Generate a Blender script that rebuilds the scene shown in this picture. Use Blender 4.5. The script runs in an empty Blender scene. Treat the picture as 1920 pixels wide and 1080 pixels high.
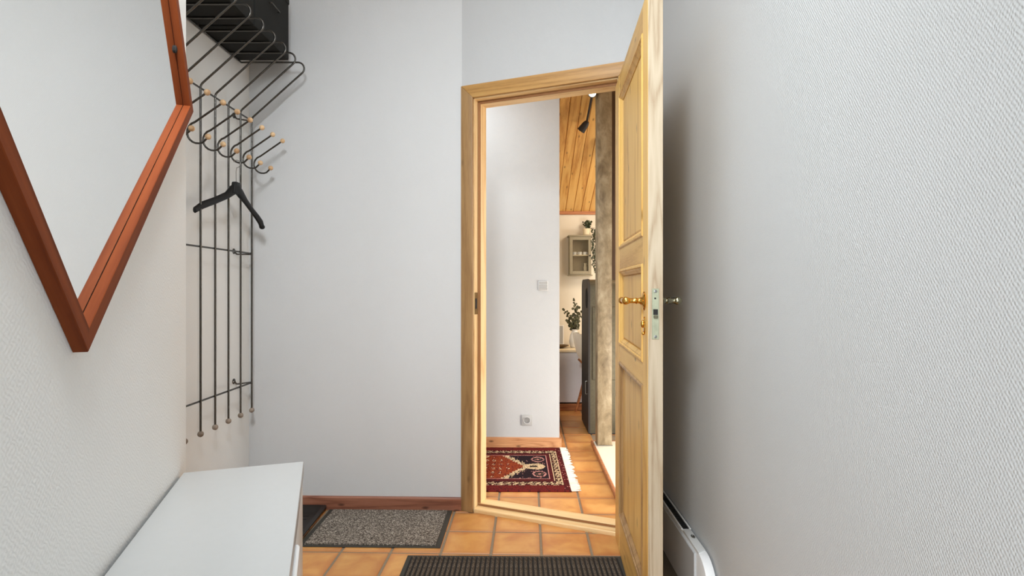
import bpy, bmesh, math, random
from mathutils import Vector, Matrix
C = bpy.context.scene.collection
S = bpy.context.scene
PI = math.pi
random.seed(7)

# ------------------------------------------------------------ camera, world, lights, exposure
cam = bpy.data.cameras.new('camera'); co = bpy.data.objects.new('camera', cam); C.objects.link(co)
co.location = (0, 0, 1.12); co.rotation_euler = (PI/2, 0, 0)
cam.sensor_width = 36; cam.lens = 1035/1920*36; cam.shift_y = 1/1920; cam.clip_start = 0.02
S.camera = co
S.view_settings.view_transform = 'Standard'; S.view_settings.look = 'None'
S.view_settings.exposure = -0.06; S.view_settings.gamma = 1.0
S.view_settings.use_curve_mapping = False
W = bpy.data.worlds.new('world'); S.world = W; W.use_nodes = True
W.node_tree.nodes['Background'].inputs[0].default_value = (0.86, 0.93, 1.0, 1)
W.node_tree.nodes['Background'].inputs[1].default_value = 1.0

def area(name, loc, target, sx, sy, power, col=(1, 1, 1), spread=PI):
    l = bpy.data.lights.new(name, 'AREA'); l.shape = 'RECTANGLE'; l.size = sx; l.size_y = sy
    l.energy = power; l.color = col; l.spread = spread
    o = bpy.data.objects.new(name, l); C.objects.link(o); o.location = loc
    o.rotation_euler = (Vector(target)-Vector(loc)).to_track_quat('-Z', 'Y').to_euler()
    return o
area('window_light', (-0.78, -1.5, 1.35), (0.0, 1.6, 1.0), 1.3, 1.7, 74, (0.90, 0.96, 1.0))
area('hall_fill_light', (-0.40, 1.25, 3.24), (-0.40, 1.25, 0), 0.9, 1.0, 15, (0.90, 0.955, 1.0))  # unseen fill added overhead for flat, even light in the hall
area('back_wall_fill_light', (-0.36, 0.30, 2.45), (-0.50, 2.80, 0.50), 0.5, 0.45, 31, (0.90, 0.955, 1.0), math.radians(105))  # added fill aimed at the lower back wall and floor, unseen
area('living_side_fill_light', (3.8, 4.2, 1.5), (0.4, 4.3, 1.0), 2.0, 1.5, 55, (1.0, 0.97, 0.92))  # unseen side fill added for the living room; no window there
area('post_fill_light', (1.65, 2.75, 0.30), (0.66, 3.85, 0.20), 0.8, 0.45, 44, (1.0, 0.98, 0.95))  # low fill added to brighten the foot of the post and stove
area('passage_fill_light', (-0.45, 3.30, 2.60), (-0.3, 3.4, 0), 0.7, 0.5, 15, (0.88, 0.95, 1.0))  # added fill that lifts the passage wall, out of view
area('living_warm_fill_light', (1.5, 4.2, 2.2), (1.3, 4.9, 0.6), 0.6, 0.6, 22, (1.0, 0.90, 0.76))  # extra warm fill added for the far room, unseen

# ------------------------------------------------------------ materials
def srgb(r, g, b):
    f = lambda c: (c/255/12.92 if c/255 <= 0.04045 else ((c/255+0.055)/1.055)**2.4)
    return (f(r), f(g), f(b), 1)
MATS = {}
def base_mat(name, col, rough=0.5, metal=0.0, spec=0.5):
    m = bpy.data.materials.new(name); m.use_nodes = True
    b = m.node_tree.nodes['Principled BSDF']
    b.inputs['Base Color'].default_value = col; b.inputs['Roughness'].default_value = rough
    b.inputs['Metallic'].default_value = metal; b.inputs['Specular IOR Level'].default_value = spec
    MATS[name] = m
    return m, m.node_tree.nodes, m.node_tree.links, b
def coords(n, l, scale, rot=(0, 0, 0), out='Object'):
    t = n.new('ShaderNodeTexCoord'); mp = n.new('ShaderNodeMapping')
    mp.inputs['Scale'].default_value = scale; mp.inputs['Rotation'].default_value = rot
    l.new(t.outputs[out], mp.inputs['Vector']); return mp.outputs['Vector']
def noise(n, l, vec, scale, detail=3, rough=0.5, dist=0.0):
    t = n.new('ShaderNodeTexNoise'); t.inputs['Scale'].default_value = scale
    t.inputs['Detail'].default_value = detail; t.inputs['Roughness'].default_value = rough
    t.inputs['Distortion'].default_value = dist
    l.new(vec, t.inputs['Vector']); return t.outputs['Fac']
def ramp(n, l, fac, stops):
    r = n.new('ShaderNodeValToRGB'); e = r.color_ramp.elements
    while len(e) < len(stops): e.new(0.5)
    for i, (p, c) in enumerate(stops): e[i].position = p; e[i].color = c
    l.new(fac, r.inputs['Fac']); return r.outputs['Color']
def mix(n, l, fac, a, b, mode='MIX'):
    m = n.new('ShaderNodeMix'); m.data_type = 'RGBA'; m.blend_type = mode
    if isinstance(fac, float): m.inputs[0].default_value = fac
    else: l.new(fac, m.inputs[0])
    for i, v in ((6, a), (7, b)):
        if isinstance(v, tuple): m.inputs[i].default_value = v
        else: l.new(v, m.inputs[i])
    return m.outputs[2]
def math_n(n, l, op, a, b=None):
    m = n.new('ShaderNodeMath'); m.operation = op
    for i, v in enumerate((a, b)):
        if v is None: continue
        if isinstance(v, (int, float)): m.inputs[i].default_value = v
        else: l.new(v, m.inputs[i])
    return m.outputs[0]
def bump(n, l, b, h, strength, dist=0.002):
    bp = n.new('ShaderNodeBump'); bp.inputs['Strength'].default_value = strength
    bp.inputs['Distance'].default_value = dist
    l.new(h, bp.inputs['Height']); l.new(bp.outputs[0], b.inputs['Normal'])

def mat_plain(name, rgb, rough=0.5, metal=0.0, spec=0.5, bumps=0.0, bscale=60, var=0.06):
    m, n, l, b = base_mat(name, srgb(*rgb), rough, metal, spec)
    v = coords(n, l, (1, 1, 1)); f = noise(n, l, v, bscale, 3)
    c = srgb(*rgb); k = 1-var
    col = ramp(n, l, f, [(0.3, (c[0]*k, c[1]*k, c[2]*k, 1)), (0.7, c)])
    l.new(col, b.inputs['Base Color'])
    if bumps: bump(n, l, b, f, bumps, 0.001)
    return m
def mat_wall(name, rgb, cell=0.0055, strength=0.5):
    """woven glass-fibre wallpaper under matt paint"""
    m, n, l, b = base_mat(name, srgb(*rgb), 0.7, 0, 0.25)
    g = n.new('ShaderNodeTexCoord'); sp = n.new('ShaderNodeSeparateXYZ'); l.new(g.outputs['Object'], sp.inputs[0])
    h = math_n(n, l, 'ADD', sp.outputs['X'], sp.outputs['Y'])
    nz = noise(n, l, coords(n, l, (1, 1, 1)), 70, 3)
    h2 = math_n(n, l, 'ADD', h, math_n(n, l, 'MULTIPLY', nz, 0.010))
    z2 = math_n(n, l, 'ADD', sp.outputs['Z'], math_n(n, l, 'MULTIPLY', nz, 0.007))
    s1 = math_n(n, l, 'SINE', math_n(n, l, 'MULTIPLY', h2, 2*PI/cell))
    s2 = math_n(n, l, 'SINE', math_n(n, l, 'MULTIPLY', z2, 2*PI/(cell*1.6)))
    w = math_n(n, l, 'MULTIPLY', s1, s2)
    fine = noise(n, l, coords(n, l, (1, 1, 0.5)), 260, 3)
    hh = math_n(n, l, 'ADD', math_n(n, l, 'MULTIPLY', w, 0.5), fine)
    bump(n, l, b, hh, strength, 0.0012)
    mot = noise(n, l, coords(n, l, (1, 1, 1)), 1.7, 3)
    c = srgb(*rgb)
    l.new(ramp(n, l, mot, [(0.3, (c[0]*.965, c[1]*.965, c[2]*.96, 1)), (0.7, c)]), b.inputs['Base Color'])
    return m
def mat_wood(name, light, mid, dark, axis='Z', ring=55, knots=0.75, rough=0.42, var=True, knotscale=5.0, spec=0.4, plane='XZ'):
    """grain running along a local axis, with knots"""
    m, n, l, b = base_mat(name, srgb(*mid), rough, 0, spec)
    st = 0.07
    sc = {'X': (st, 1, 1), 'Y': (1, st, 1), 'Z': (1, 1, st)}[axis]
    v = coords(n, l, sc)
    oi = n.new('ShaderNodeObjectInfo')
    off = n.new('ShaderNodeVectorMath'); off.operation = 'ADD'
    cmb = n.new('ShaderNodeCombineXYZ')
    r7 = math_n(n, l, 'MULTIPLY', oi.outputs['Random'], 7.0)
    for i in range(3): l.new(r7, cmb.inputs[i])
    l.new(v, off.inputs[0]); l.new(cmb.outputs[0], off.inputs[1]); v = off.outputs[0]
    big = noise(n, l, v, 9, 2, 0.5, 0.6)
    lines = math_n(n, l, 'FRACT', math_n(n, l, 'MULTIPLY', big, ring/5))
    tri = math_n(n, l, 'ABSOLUTE', math_n(n, l, 'SUBTRACT', lines, 0.5))
    fine = noise(n, l, v, 190, 4, 0.6)
    f = math_n(n, l, 'ADD', math_n(n, l, 'MULTIPLY', tri, 0.9), math_n(n, l, 'MULTIPLY', fine, 0.55))
    col = ramp(n, l, f, [(0.22, srgb(*dark)), (0.45, srgb(*mid)), (0.8, srgb(*light))])
    patch = noise(n, l, v, 3, 2)
    col = mix(n, l, math_n(n, l, 'MULTIPLY', patch, 0.45), col, srgb(*mid))
    if knots:
        kv = coords(n, l, {'X': (0.4, 1, 1), 'Y': (1, 0.4, 1), 'Z': (1, 1, 0.4)}[axis])
        o2 = n.new('ShaderNodeVectorMath'); o2.operation = 'ADD'; l.new(kv, o2.inputs[0]); l.new(cmb.outputs[0], o2.inputs[1])
        se = n.new('ShaderNodeSeparateXYZ'); l.new(o2.outputs[0], se.inputs[0])
        cm = n.new('ShaderNodeCombineXYZ'); l.new(se.outputs[plane[0]], cm.inputs[0]); l.new(se.outputs[plane[1]], cm.inputs[1])
        vo = n.new('ShaderNodeTexVoronoi'); vo.voronoi_dimensions = '2D'; vo.inputs['Scale'].default_value = knotscale
        l.new(cm.outputs[0], vo.inputs['Vector'])
        kd = ramp(n, l, vo.outputs['Distance'], [(0.0, (1, 1, 1, 1)), (0.0045*knotscale, (0.7, .7, .7, 1)), (0.009*knotscale, (0, 0, 0, 1))])
        dk = srgb(*[int(c*0.55) for c in dark])
        col = mix(n, l, math_n(n, l, 'MULTIPLY', kd, knots), col, dk)
    if var:
        hv = n.new('ShaderNodeHueSaturation'); l.new(col, hv.inputs['Color'])
        l.new(math_n(n, l, 'ADD', 0.93, math_n(n, l, 'MULTIPLY', oi.outputs['Random'], 0.13)), hv.inputs['Value'])
        col = hv.outputs[0]
    l.new(col, b.inputs['Base Color'])
    bump(n, l, b, f, 0.12, 0.001)
    return m
def mat_tile(name):
    m, n, l, b = base_mat(name, srgb(214, 150, 84), 0.36, 0, 0.45)
    oi = n.new('ShaderNodeObjectInfo')
    v = coords(n, l, (1, 1, 1))
    cmb = n.new('ShaderNodeCombineXYZ')
    r7 = math_n(n, l, 'MULTIPLY', oi.outputs['Random'], 31.0)
    for i in range(3): l.new(r7, cmb.inputs[i])
    a = n.new('ShaderNodeVectorMath'); a.operation = 'ADD'; l.new(v, a.inputs[0]); l.new(cmb.outputs[0], a.inputs[1])
    f = noise(n, l, a.outputs[0], 7, 4, 0.55, 0.5)
    col = ramp(n, l, f, [(0.25, srgb(192, 124, 66)), (0.5, srgb(212, 153, 86)), (0.75, srgb(224, 172, 104))])
    # fired tiles: body redder toward the rim
    sp = n.new('ShaderNodeSeparateXYZ'); l.new(v, sp.inputs[0])
    ax = math_n(n, l, 'ABSOLUTE', sp.outputs['X']); ay = math_n(n, l, 'ABSOLUTE', sp.outputs['Y'])
    mx = math_n(n, l, 'MAXIMUM', ax, ay)
    e = ramp(n, l, math_n(n, l, 'MULTIPLY', mx, 10), [(0.72, (0, 0, 0, 1)), (1.0, (1, 1, 1, 1))])
    col = mix(n, l, math_n(n, l, 'MULTIPLY', e, 0.55), col, srgb(180, 110, 60))
    hv = n.new('ShaderNodeHueSaturation'); l.new(col, hv.inputs['Color'])
    l.new(math_n(n, l, 'ADD', 0.86, math_n(n, l, 'MULTIPLY', oi.outputs['Random'], 0.2)), hv.inputs['Value'])
    l.new(hv.outputs[0], b.inputs['Base Color'])
    bump(n, l, b, f, 0.2, 0.002)
    return m
def mat_mat(name, c1, c2, c3, scale=420):
    m, n, l, b = base_mat(name, srgb(*c1), 0.95, 0, 0.1)
    v = coords(n, l, (1, 1, 1)); f = noise(n, l, v, scale, 3, 0.8)
    g = noise(n, l, v, 12, 2)
    col = ramp(n, l, f, [(0.36, srgb(*c2)), (0.52, srgb(*c1)), (0.66, srgb(*c3))])
    col = mix(n, l, math_n(n, l, 'MULTIPLY', g, 0.25), col, srgb(*c2))
    l.new(col, b.inputs['Base Color']); bump(n, l, b, f, 1.0, 0.004)
    return m
def mat_attr(name, rough=0.95):
    m, n, l, b = base_mat(name, (1, 1, 1, 1), rough, 0, 0.1)
    a = n.new('ShaderNodeVertexColor'); a.layer_name = 'Col'
    f = noise(n, l, coords(n, l, (1, 1, 1)), 300, 2)
    col = mix(n, l, math_n(n, l, 'MULTIPLY', f, 0.35), a.outputs['Color'], (0.03, 0.01, 0.01, 1))
    l.new(col, b.inputs['Base Color']); bump(n, l, b, f, 0.6, 0.002)
    return m
def mat_concrete_post(name):
    m, n, l, b = base_mat(name, srgb(150, 138, 118), 0.55, 0, 0.4)
    v = coords(n, l, (1, 1, 0.6)); f = noise(n, l, v, 14, 5, 0.65, 0.4)
    g = noise(n, l, v, 90, 3)
    col = ramp(n, l, f, [(0.3, srgb(98, 82, 58)), (0.5, srgb(138, 122, 94)), (0.72, srgb(172, 158, 130))])
    col = mix(n, l, math_n(n, l, 'MULTIPLY', g, 0.3), col, srgb(120, 104, 80))
    l.new(col, b.inputs['Base Color']); bump(n, l, b, f, 0.3, 0.004)
    return m

M = {}
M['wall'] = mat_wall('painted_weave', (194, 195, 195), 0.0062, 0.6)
M['wall_door'] = mat_wall('painted_weave_door_wall', (194, 194, 194), 0.0055, 0.35)  # same wall paint, darkened to even out the light at the corner
M['wall_niche'] = mat_wall('painted_weave_niche', (232, 232, 230), 0.0055, 0.3)  # same wall paint, lightened to offset the shade in the niche
M['wall_left'] = mat_wall('painted_weave_left', (240, 241, 240), 0.0055, 0.3)  # same wall paint, lightened because little light reaches this wall
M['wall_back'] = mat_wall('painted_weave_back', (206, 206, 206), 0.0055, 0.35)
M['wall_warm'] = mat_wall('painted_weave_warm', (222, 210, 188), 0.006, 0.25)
M['ceiling_white'] = mat_plain('ceiling_paint', (232, 231, 228), 0.8, bumps=0.1)
M['grout'] = mat_plain('grout', (146, 130, 108), 0.9, bumps=0.6, bscale=200, var=0.25)
M['tile'] = mat_tile('terracotta')
M['pine_v'] = mat_wood('pine_vertical', (228, 188, 112), (218, 174, 98), (190, 140, 70), 'Z', ring=22)
M['pine_x'] = mat_wood('pine_horizontal', (228, 188, 112), (218, 174, 98), (190, 140, 70), 'X', ring=22)
M['pine_y'] = mat_wood('pine_ceiling', (240, 194, 118), (228, 174, 96), (190, 126, 60), 'Y', ring=18, plane='XY', knots=0.75, knotscale=7)
M['pine_raw'] = mat_wood('pine_raw_edge', (194, 178, 154), (180, 162, 136), (156, 132, 104), 'Z', knots=0.7, rough=0.6, plane='YZ', knotscale=4)
M['pine_light_v'] = mat_wood('pine_light_v', (242, 214, 164), (234, 200, 146), (206, 162, 106), 'Z', ring=25, knots=0.5)
M['pine_light_x'] = mat_wood('pine_light_x', (240, 212, 162), (230, 196, 142), (206, 164, 110), 'X', ring=25, knots=0.3)
M['casing_v'] = mat_wood('casing_vertical', (180, 144, 98), (160, 124, 80), (132, 98, 62), 'Z', ring=25, knots=0.4)
M['casing_x'] = mat_wood('casing_horizontal', (198, 156, 96), (182, 138, 80), (150, 108, 60), 'X', ring=25, knots=0.7)
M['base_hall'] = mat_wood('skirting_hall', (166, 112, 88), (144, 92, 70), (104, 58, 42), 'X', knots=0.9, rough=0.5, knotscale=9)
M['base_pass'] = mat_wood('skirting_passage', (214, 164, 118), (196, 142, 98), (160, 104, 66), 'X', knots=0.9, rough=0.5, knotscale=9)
M['teak'] = mat_wood('teak', (134, 68, 34), (116, 54, 24), (84, 38, 16), 'X', ring=30, knots=0, rough=0.6, spec=0.12)
M['mirror'] = base_mat('mirror_glass', (0.93, 0.94, 0.93, 1), 0.01, 1.0)[0]
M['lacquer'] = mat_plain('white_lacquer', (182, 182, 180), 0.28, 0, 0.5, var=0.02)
M['lacquer_body'] = mat_plain('white_lacquer_body', (236, 237, 237), 0.35, 0, 0.5, var=0.02)  # same lacquer, lightened to offset the shade on the cabinet front
M['lacquer_dark'] = mat_plain('recess_grey', (90, 92, 94), 0.6)
M['blackmetal'] = mat_plain('black_metal', (94, 91, 87), 0.27, 0.85, 0.5, bumps=0.15, bscale=300, var=0.3)
M['ball'] = mat_wood('bare_wood_ball', (222, 190, 148), (196, 158, 116), (150, 110, 76), 'Z', ring=30, knots=0.0)
M['ball_grey'] = mat_wood('worn_wood_ball', (158, 144, 130), (128, 114, 100), (92, 80, 68), 'Z', ring=30, knots=0.0)
M['fabric_black'] = mat_plain('black_fabric', (40, 40, 38), 0.85, 0, 0.2, bumps=0.7, bscale=500, var=0.3)
M['plastic_black'] = mat_plain('black_plastic', (14, 14, 14), 0.45, 0, 0.3)
M['tray'] = mat_plain('tray_plastic', (34, 30, 28), 0.5, 0, 0.4)
M['wire'] = mat_plain('steel_wire', (150, 148, 144), 0.3, 1.0)
M['brass'] = mat_plain('polished_brass', (226, 172, 84), 0.14, 1.0, bscale=20)
M['brass_old'] = mat_plain('aged_brass', (128, 104, 66), 0.4, 1.0, var=0.4)
M['bronze'] = mat_plain('aged_nickel', (140, 134, 112), 0.25, 1.0, var=0.3)
M['zinc'] = mat_plain('zinc_plate', (176, 178, 152), 0.45, 0.6, var=0.2)
M['steel'] = mat_plain('steel', (150, 150, 146), 0.3, 1.0)
M['dark_hole'] = mat_plain('dark_recess', (26, 24, 22), 0.8)
M['mat_grey'] = mat_mat('grey_pile', (128, 118, 108), (34, 29, 25), (226, 216, 200), 175)
M['mat_brown'] = mat_mat('ribbed_pile', (96, 85, 74), (34, 28, 24), (176, 162, 144), 260)
M['mat_groove'] = mat_plain('mat_groove', (30, 26, 23), 0.95, bumps=0.6, bscale=300)
M['rubber'] = mat_plain('mat_rubber', (58, 55, 48), 0.75, bumps=0.3, bscale=200, var=0.2)
M['heater'] = mat_plain('heater_white', (238, 238, 238), 0.3, 0, 0.5, var=0.01)
M['heater_grey'] = mat_plain('heater_front', (196, 197, 198), 0.3, 0, 0.5, var=0.01)
M['rug'] = mat_attr('knotted_rug')
M['fringe'] = mat_plain('wool_fringe', (236, 226, 210), 0.95, bumps=0.6, bscale=200, var=0.2)
M['outlet'] = mat_plain('grey_outlet', (176, 176, 174), 0.4)
M['outlet_light'] = mat_plain('light_outlet', (214, 214, 212), 0.4)
M['stove'] = mat_plain('stove_iron', (104, 98, 80), 0.3, 0.5, 0.5, var=0.2)
M['stove_side'] = mat_plain('stove_side_iron', (46, 40, 35), 0.6, 0.1)
M['post'] = mat_concrete_post('weathered_post')
M['slab'] = mat_plain('white_stone', (238, 226, 206), 0.5, bumps=0.1, var=0.05)
M['sage'] = mat_plain('sage_paint', (146, 134, 106), 0.5, var=0.08)
M['sage_light'] = mat_plain('sage_inside', (176, 156, 122), 0.6, var=0.08)
M['cream'] = mat_plain('cream_ceramic', (232, 214, 176), 0.4, var=0.05)
M['porcelain'] = mat_plain('porcelain', (236, 232, 224), 0.25, var=0.03)
M['leaf'] = mat_plain('grey_green_leaf', (88, 86, 52), 0.5, var=0.45, bscale=40)
M['leaf_dark'] = mat_plain('dark_leaf', (52, 62, 30), 0.5, var=0.5, bscale=40)
M['stem'] = mat_plain('stem', (84, 66, 44), 0.7)
M['sideboard'] = mat_plain('sideboard_white', (214, 212, 214), 0.4, var=0.02)
M['grille'] = mat_plain('grille_black', (20, 20, 21), 0.4)
M['plinth'] = mat_wood('plinth_wood', (190, 128, 84), (168, 106, 64), (126, 72, 40), 'X', knots=0.4)
gm, gn, gl, gb = base_mat('clear_glass', (0.96, 0.97, 0.95, 1), 0.02)
gb.inputs['Transmission Weight'].default_value = 1.0; gb.inputs['IOR'].default_value = 1.2
M['glass'] = gm
em, en, el, eb = base_mat('lit_lens', (1, 0.95, 0.85, 1), 0.4)
eb.inputs['Emission Color'].default_value = (1, 0.88, 0.68, 1); eb.inputs['Emission Strength'].default_value = 6
M['lens'] = em

# ------------------------------------------------------------ mesh helpers
def finish(bm, name, mat, parent=None, loc=None, rot=None, smooth=0.6):
    bmesh.ops.recalc_face_normals(bm, faces=bm.faces)
    me = bpy.data.meshes.new(name); bm.to_mesh(me); bm.free()
    me.materials.append(M[mat] if isinstance(mat, str) else mat)
    if smooth:
        me.shade_smooth(); me.set_sharp_from_angle(angle=smooth)
    o = bpy.data.objects.new(name, me); C.objects.link(o)
    if parent: o.parent = parent
    if loc: o.location = loc
    if rot: o.rotation_euler = rot
    return o
def add_box(bm, x0, x1, y0, y1, z0, z1, bev=0.0, seg=1, mtx=None):
    t = bmesh.new(); bmesh.ops.create_cube(t, size=1)
    for v in t.verts:
        v.co = Vector(((x0+x1)/2+v.co.x*(x1-x0), (y0+y1)/2+v.co.y*(y1-y0), (z0+z1)/2+v.co.z*(z1-z0)))
    if bev: bmesh.ops.bevel(t, geom=t.edges[:], offset=bev, segments=seg, affect='EDGES', profile=0.5)
    merge(bm, t, mtx)
def merge(bm, t, mtx=None):
    if mtx is not None: bmesh.ops.transform(t, matrix=mtx, verts=t.verts)
    me = bpy.data.meshes.new('tmp'); t.to_mesh(me); t.free(); bm.from_mesh(me); bpy.data.meshes.remove(me)
def box(name, x0, x1, y0, y1, z0, z1, mat, parent=None, bev=0.0, seg=1, **k):
    bm = bmesh.new(); add_box(bm, x0, x1, y0, y1, z0, z1, bev, seg)
    return finish(bm, name, mat, parent, **k)
def add_prism(bm, poly, z0, z1, plane='XY', bev=0.0):
    """extrude a polygon; plane XY -> along z, XZ -> along y, YZ -> along x"""
    t = bmesh.new()
    def mk(p, h):
        return {'XY': (p[0], p[1], h), 'XZ': (p[0], h, p[1]), 'YZ': (h, p[0], p[1])}[plane]
    a = [t.verts.new(mk(p, z0)) for p in poly]; b = [t.verts.new(mk(p, z1)) for p in poly]
    t.faces.new(a); t.faces.new(b[::-1])
    for i in range(len(poly)):
        j = (i+1) % len(poly); t.faces.new((a[i], b[i], b[j], a[j]))
    if bev:
        bmesh.ops.recalc_face_normals(t, faces=t.faces)
        bmesh.ops.bevel(t, geom=t.edges[:], offset=bev, segments=2, affect='EDGES', profile=0.5)
    merge(bm, t)
def add_tube(bm, pts, r, seg=8, closed=False, flat=1.0):
    """tube along points; r a number or list"""
    P = [Vector(p) for p in pts]; n = len(P)
    R = r if isinstance(r, (list, tuple)) else [r]*n
    rings = []; up = None
    for i in range(n):
        if i == 0: d = P[1]-P[0]
        elif i == n-1: d = P[-1]-P[-2]
        else: d = (P[i+1]-P[i]).normalized()+(P[i]-P[i-1]).normalized()
        d.normalize()
        if up is None:
            up = Vector((0, 0, 1)) if abs(d.z) < 0.9 else Vector((0, 1, 0))
        s = d.cross(up).normalized(); up = s.cross(d).normalized()
        rings.append([bm.verts.new(P[i]+s*math.cos(2*PI*k/seg)*R[i]*flat+up*math.sin(2*PI*k/seg)*R[i]) for k in range(seg)])
    for i in range(n-1):
        for k in range(seg):
            j = (k+1) % seg; bm.faces.new((rings[i][k], rings[i][j], rings[i+1][j], rings[i+1][k]))
    bm.faces.new(rings[0][::-1]); bm.faces.new(rings[-1])
def add_ball(bm, c, r, seg=14, sc=(1, 1, 1)):
    t = bmesh.new(); bmesh.ops.create_uvsphere(t, u_segments=seg, v_segments=seg*2//3, radius=r)
    merge(bm, t, Matrix.Translation(c) @ Matrix.Diagonal((*sc, 1)))
def add_lathe(bm, prof, mtx=None, seg=24):
    """prof: list of (r, z)"""
    t = bmesh.new(); rings = []
    for r, z in prof:
        rings.append([t.verts.new((max(r, 1e-5)*math.cos(2*PI*k/seg), max(r, 1e-5)*math.sin(2*PI*k/seg), z)) for k in range(seg)])
    for i in range(len(rings)-1):
        for k in range(seg):
            j = (k+1) % seg; t.faces.new((rings[i][k], rings[i][j], rings[i+1][j], rings[i+1][k]))
    t.faces.new(rings[0][::-1]); t.faces.new(rings[-1])
    merge(bm, t, mtx)
def lathe(name, prof, mat, parent=None, mtx=None, seg=24, **k):
    bm = bmesh.new(); add_lathe(bm, prof, mtx, seg); return finish(bm, name, mat, parent, **k)
def arc(cx, cy, r, a0, a1, n):
    return [(cx+r*math.cos(math.radians(a0+(a1-a0)*i/n)), cy+r*math.sin(math.radians(a0+(a1-a0)*i/n))) for i in range(n+1)]
def round_path(pts, r, n=6):
    """round the corners of a polyline of Vectors"""
    P = [Vector(p) for p in pts]; out = [P[0]]
    for i in range(1, len(P)-1):
        a = (P[i-1]-P[i]); b = (P[i+1]-P[i]); rr = r[i-1] if isinstance(r, list) else r
        ua, ub = a.normalized(), b.normalized(); ang = ua.angle(ub)
        t = min(rr/math.tan(ang/2), a.length*0.49, b.length*0.49)
        p0, p1 = P[i]+ua*t, P[i]+ub*t
        for k in range(n+1):
            s = k/n; q = (1-s)**2; w = 2*s*(1-s); e = s*s
            out.append(p0*q+P[i]*w+p1*e)
    out.append(P[-1]); return out
def tag(o, label, cat, group=None):
    o['label'] = label; o['category'] = cat
    if group: o['group'] = group
    return o
def thing(name, label, cat, loc=(0, 0, 0), rz=0.0, group=None):
    o = bpy.data.objects.new(name, None); C.objects.link(o); o.empty_display_size = 0.05
    o.location = loc; o.rotation_euler = (0, 0, rz)
    return tag(o, label, cat, group)
def struct(o): o['kind'] = 'structure'; return o
def lab(o, t): o['label'] = t; return o

# ------------------------------------------------------------ the room shell
FZ = -0.0035
fl = struct(box('floor', -1.7, 4.1, -1.9, 5.9, FZ-0.12, FZ, 'grout'))
# terracotta tiles, each one a part of the floor
TP, TS, TH = 0.2135, 0.2025, 0.030        # pitch, size, grid angle
tm = bmesh.new(); add_box(tm, -TS/2, TS/2, -TS/2, TS/2, -0.010, 0.006-0.006, 0.0025, 1)
t0 = finish(tm, 'tile', 'tile', fl); tile_mesh = t0.data
bpy.data.objects.remove(t0)
ex = Vector((math.cos(TH), -math.sin(TH))); ey = Vector((math.sin(TH), math.cos(TH)))
org = Vector((0.1239, 2.323))
trim_pts = []
cells = []
for i in range(-10, 9):
    for j in range(-11, 15):
        c = org + ex*TP*(i+0.5) + ey*TP*(j+0.5)
        if -1.25 < c.x < (0.58 if c.y < 2.45 else 1.35) and 0.6 < c.y < 5.1:
            # leave out cells under the solid block behind the passage wall
            if c.x < 0.22 and c.y > 4.0: continue
            if c.x < -0.45 and c.y < 1.9 and c.y > 1.0 and c.x < -0.8: continue
            if c.x > 0.65 and c.y < 4.15: continue
            cells.append(c)
cells.sort(key=lambda c: (c-Vector((0.1, 2.6))).length)
for k, c in enumerate(cells[:290]):
    o = bpy.data.objects.new('tile', tile_mesh); C.objects.link(o); o.parent = fl
    o.location = (c.x, c.y, random.uniform(-0.0006, 0.0004)); o.rotation_euler = (random.uniform(-.003, .003), random.uniform(-.003, .003), -TH)

def wall_prism(name, poly, z0, z1, mat='wall'):
    bm = bmesh.new(); add_prism(bm, poly, z0, z1); return struct(finish(bm, name, mat, smooth=None))
HC = 3.3
# left stub wall, turned 18.7 degrees; its corner hides the niche of the coat rack
YAW = math.radians(18.7)
WN = Vector((math.cos(YAW), math.sin(YAW), 0)); WA = Vector((-math.sin(YAW), math.cos(YAW), 0))
DW = 0.299
def wl(s, d=0.0, h=0.0):        # point on the left wall: s along it, d out of it
    p = WA*s - WN*(DW-d); return Vector((p.x, p.y, h))
c1 = wl(1.429); c1b = wl(1.423); c1c = wl(1.429, -0.006); c0 = wl(0.26)
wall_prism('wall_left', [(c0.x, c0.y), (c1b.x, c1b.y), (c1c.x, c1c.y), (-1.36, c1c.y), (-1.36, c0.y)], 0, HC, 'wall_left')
NX = -1.344
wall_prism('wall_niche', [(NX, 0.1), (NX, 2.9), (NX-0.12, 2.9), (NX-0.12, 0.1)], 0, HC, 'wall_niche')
wall_prism('wall_rear_left', [(-1.6, -1.8), (-1.6, 0.12), (-1.48, 0.12), (-1.48, -1.8)], 0, HC)
# back wall
BW0 = Vector((-1.36, 2.822)); BW1 = Vector((-0.253, 2.79))
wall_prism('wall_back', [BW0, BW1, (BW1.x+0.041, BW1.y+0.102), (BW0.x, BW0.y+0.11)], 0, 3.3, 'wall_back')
# door wall, turned 22 degrees
PHI = math.radians(22)
DO = thing('dummy', '', ''); bpy.data.objects.remove(DO)
U = Vector((math.cos(PHI), -math.sin(PHI), 0)); V = Vector((math.sin(PHI), math.cos(PHI), 0)); O = Vector((-0.253, 2.79, 0))
def dl(o): o.location = O; o.rotation_euler = (0, 0, -PHI); return o      # put into the door wall's frame
bm = bmesh.new()
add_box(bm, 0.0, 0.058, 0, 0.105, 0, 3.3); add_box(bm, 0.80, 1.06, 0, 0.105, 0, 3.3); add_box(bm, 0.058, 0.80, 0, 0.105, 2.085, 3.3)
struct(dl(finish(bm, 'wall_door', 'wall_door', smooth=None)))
# right wall
RX = 0.65
rw = box('wall_right', 0, 0.12, -3.5, 1.05, 0, HC, 'wall', smooth=None); struct(rw); rw.location = (RX, 1.65, 0); rw.rotation_euler = (0, 0, -0.012)
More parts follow.
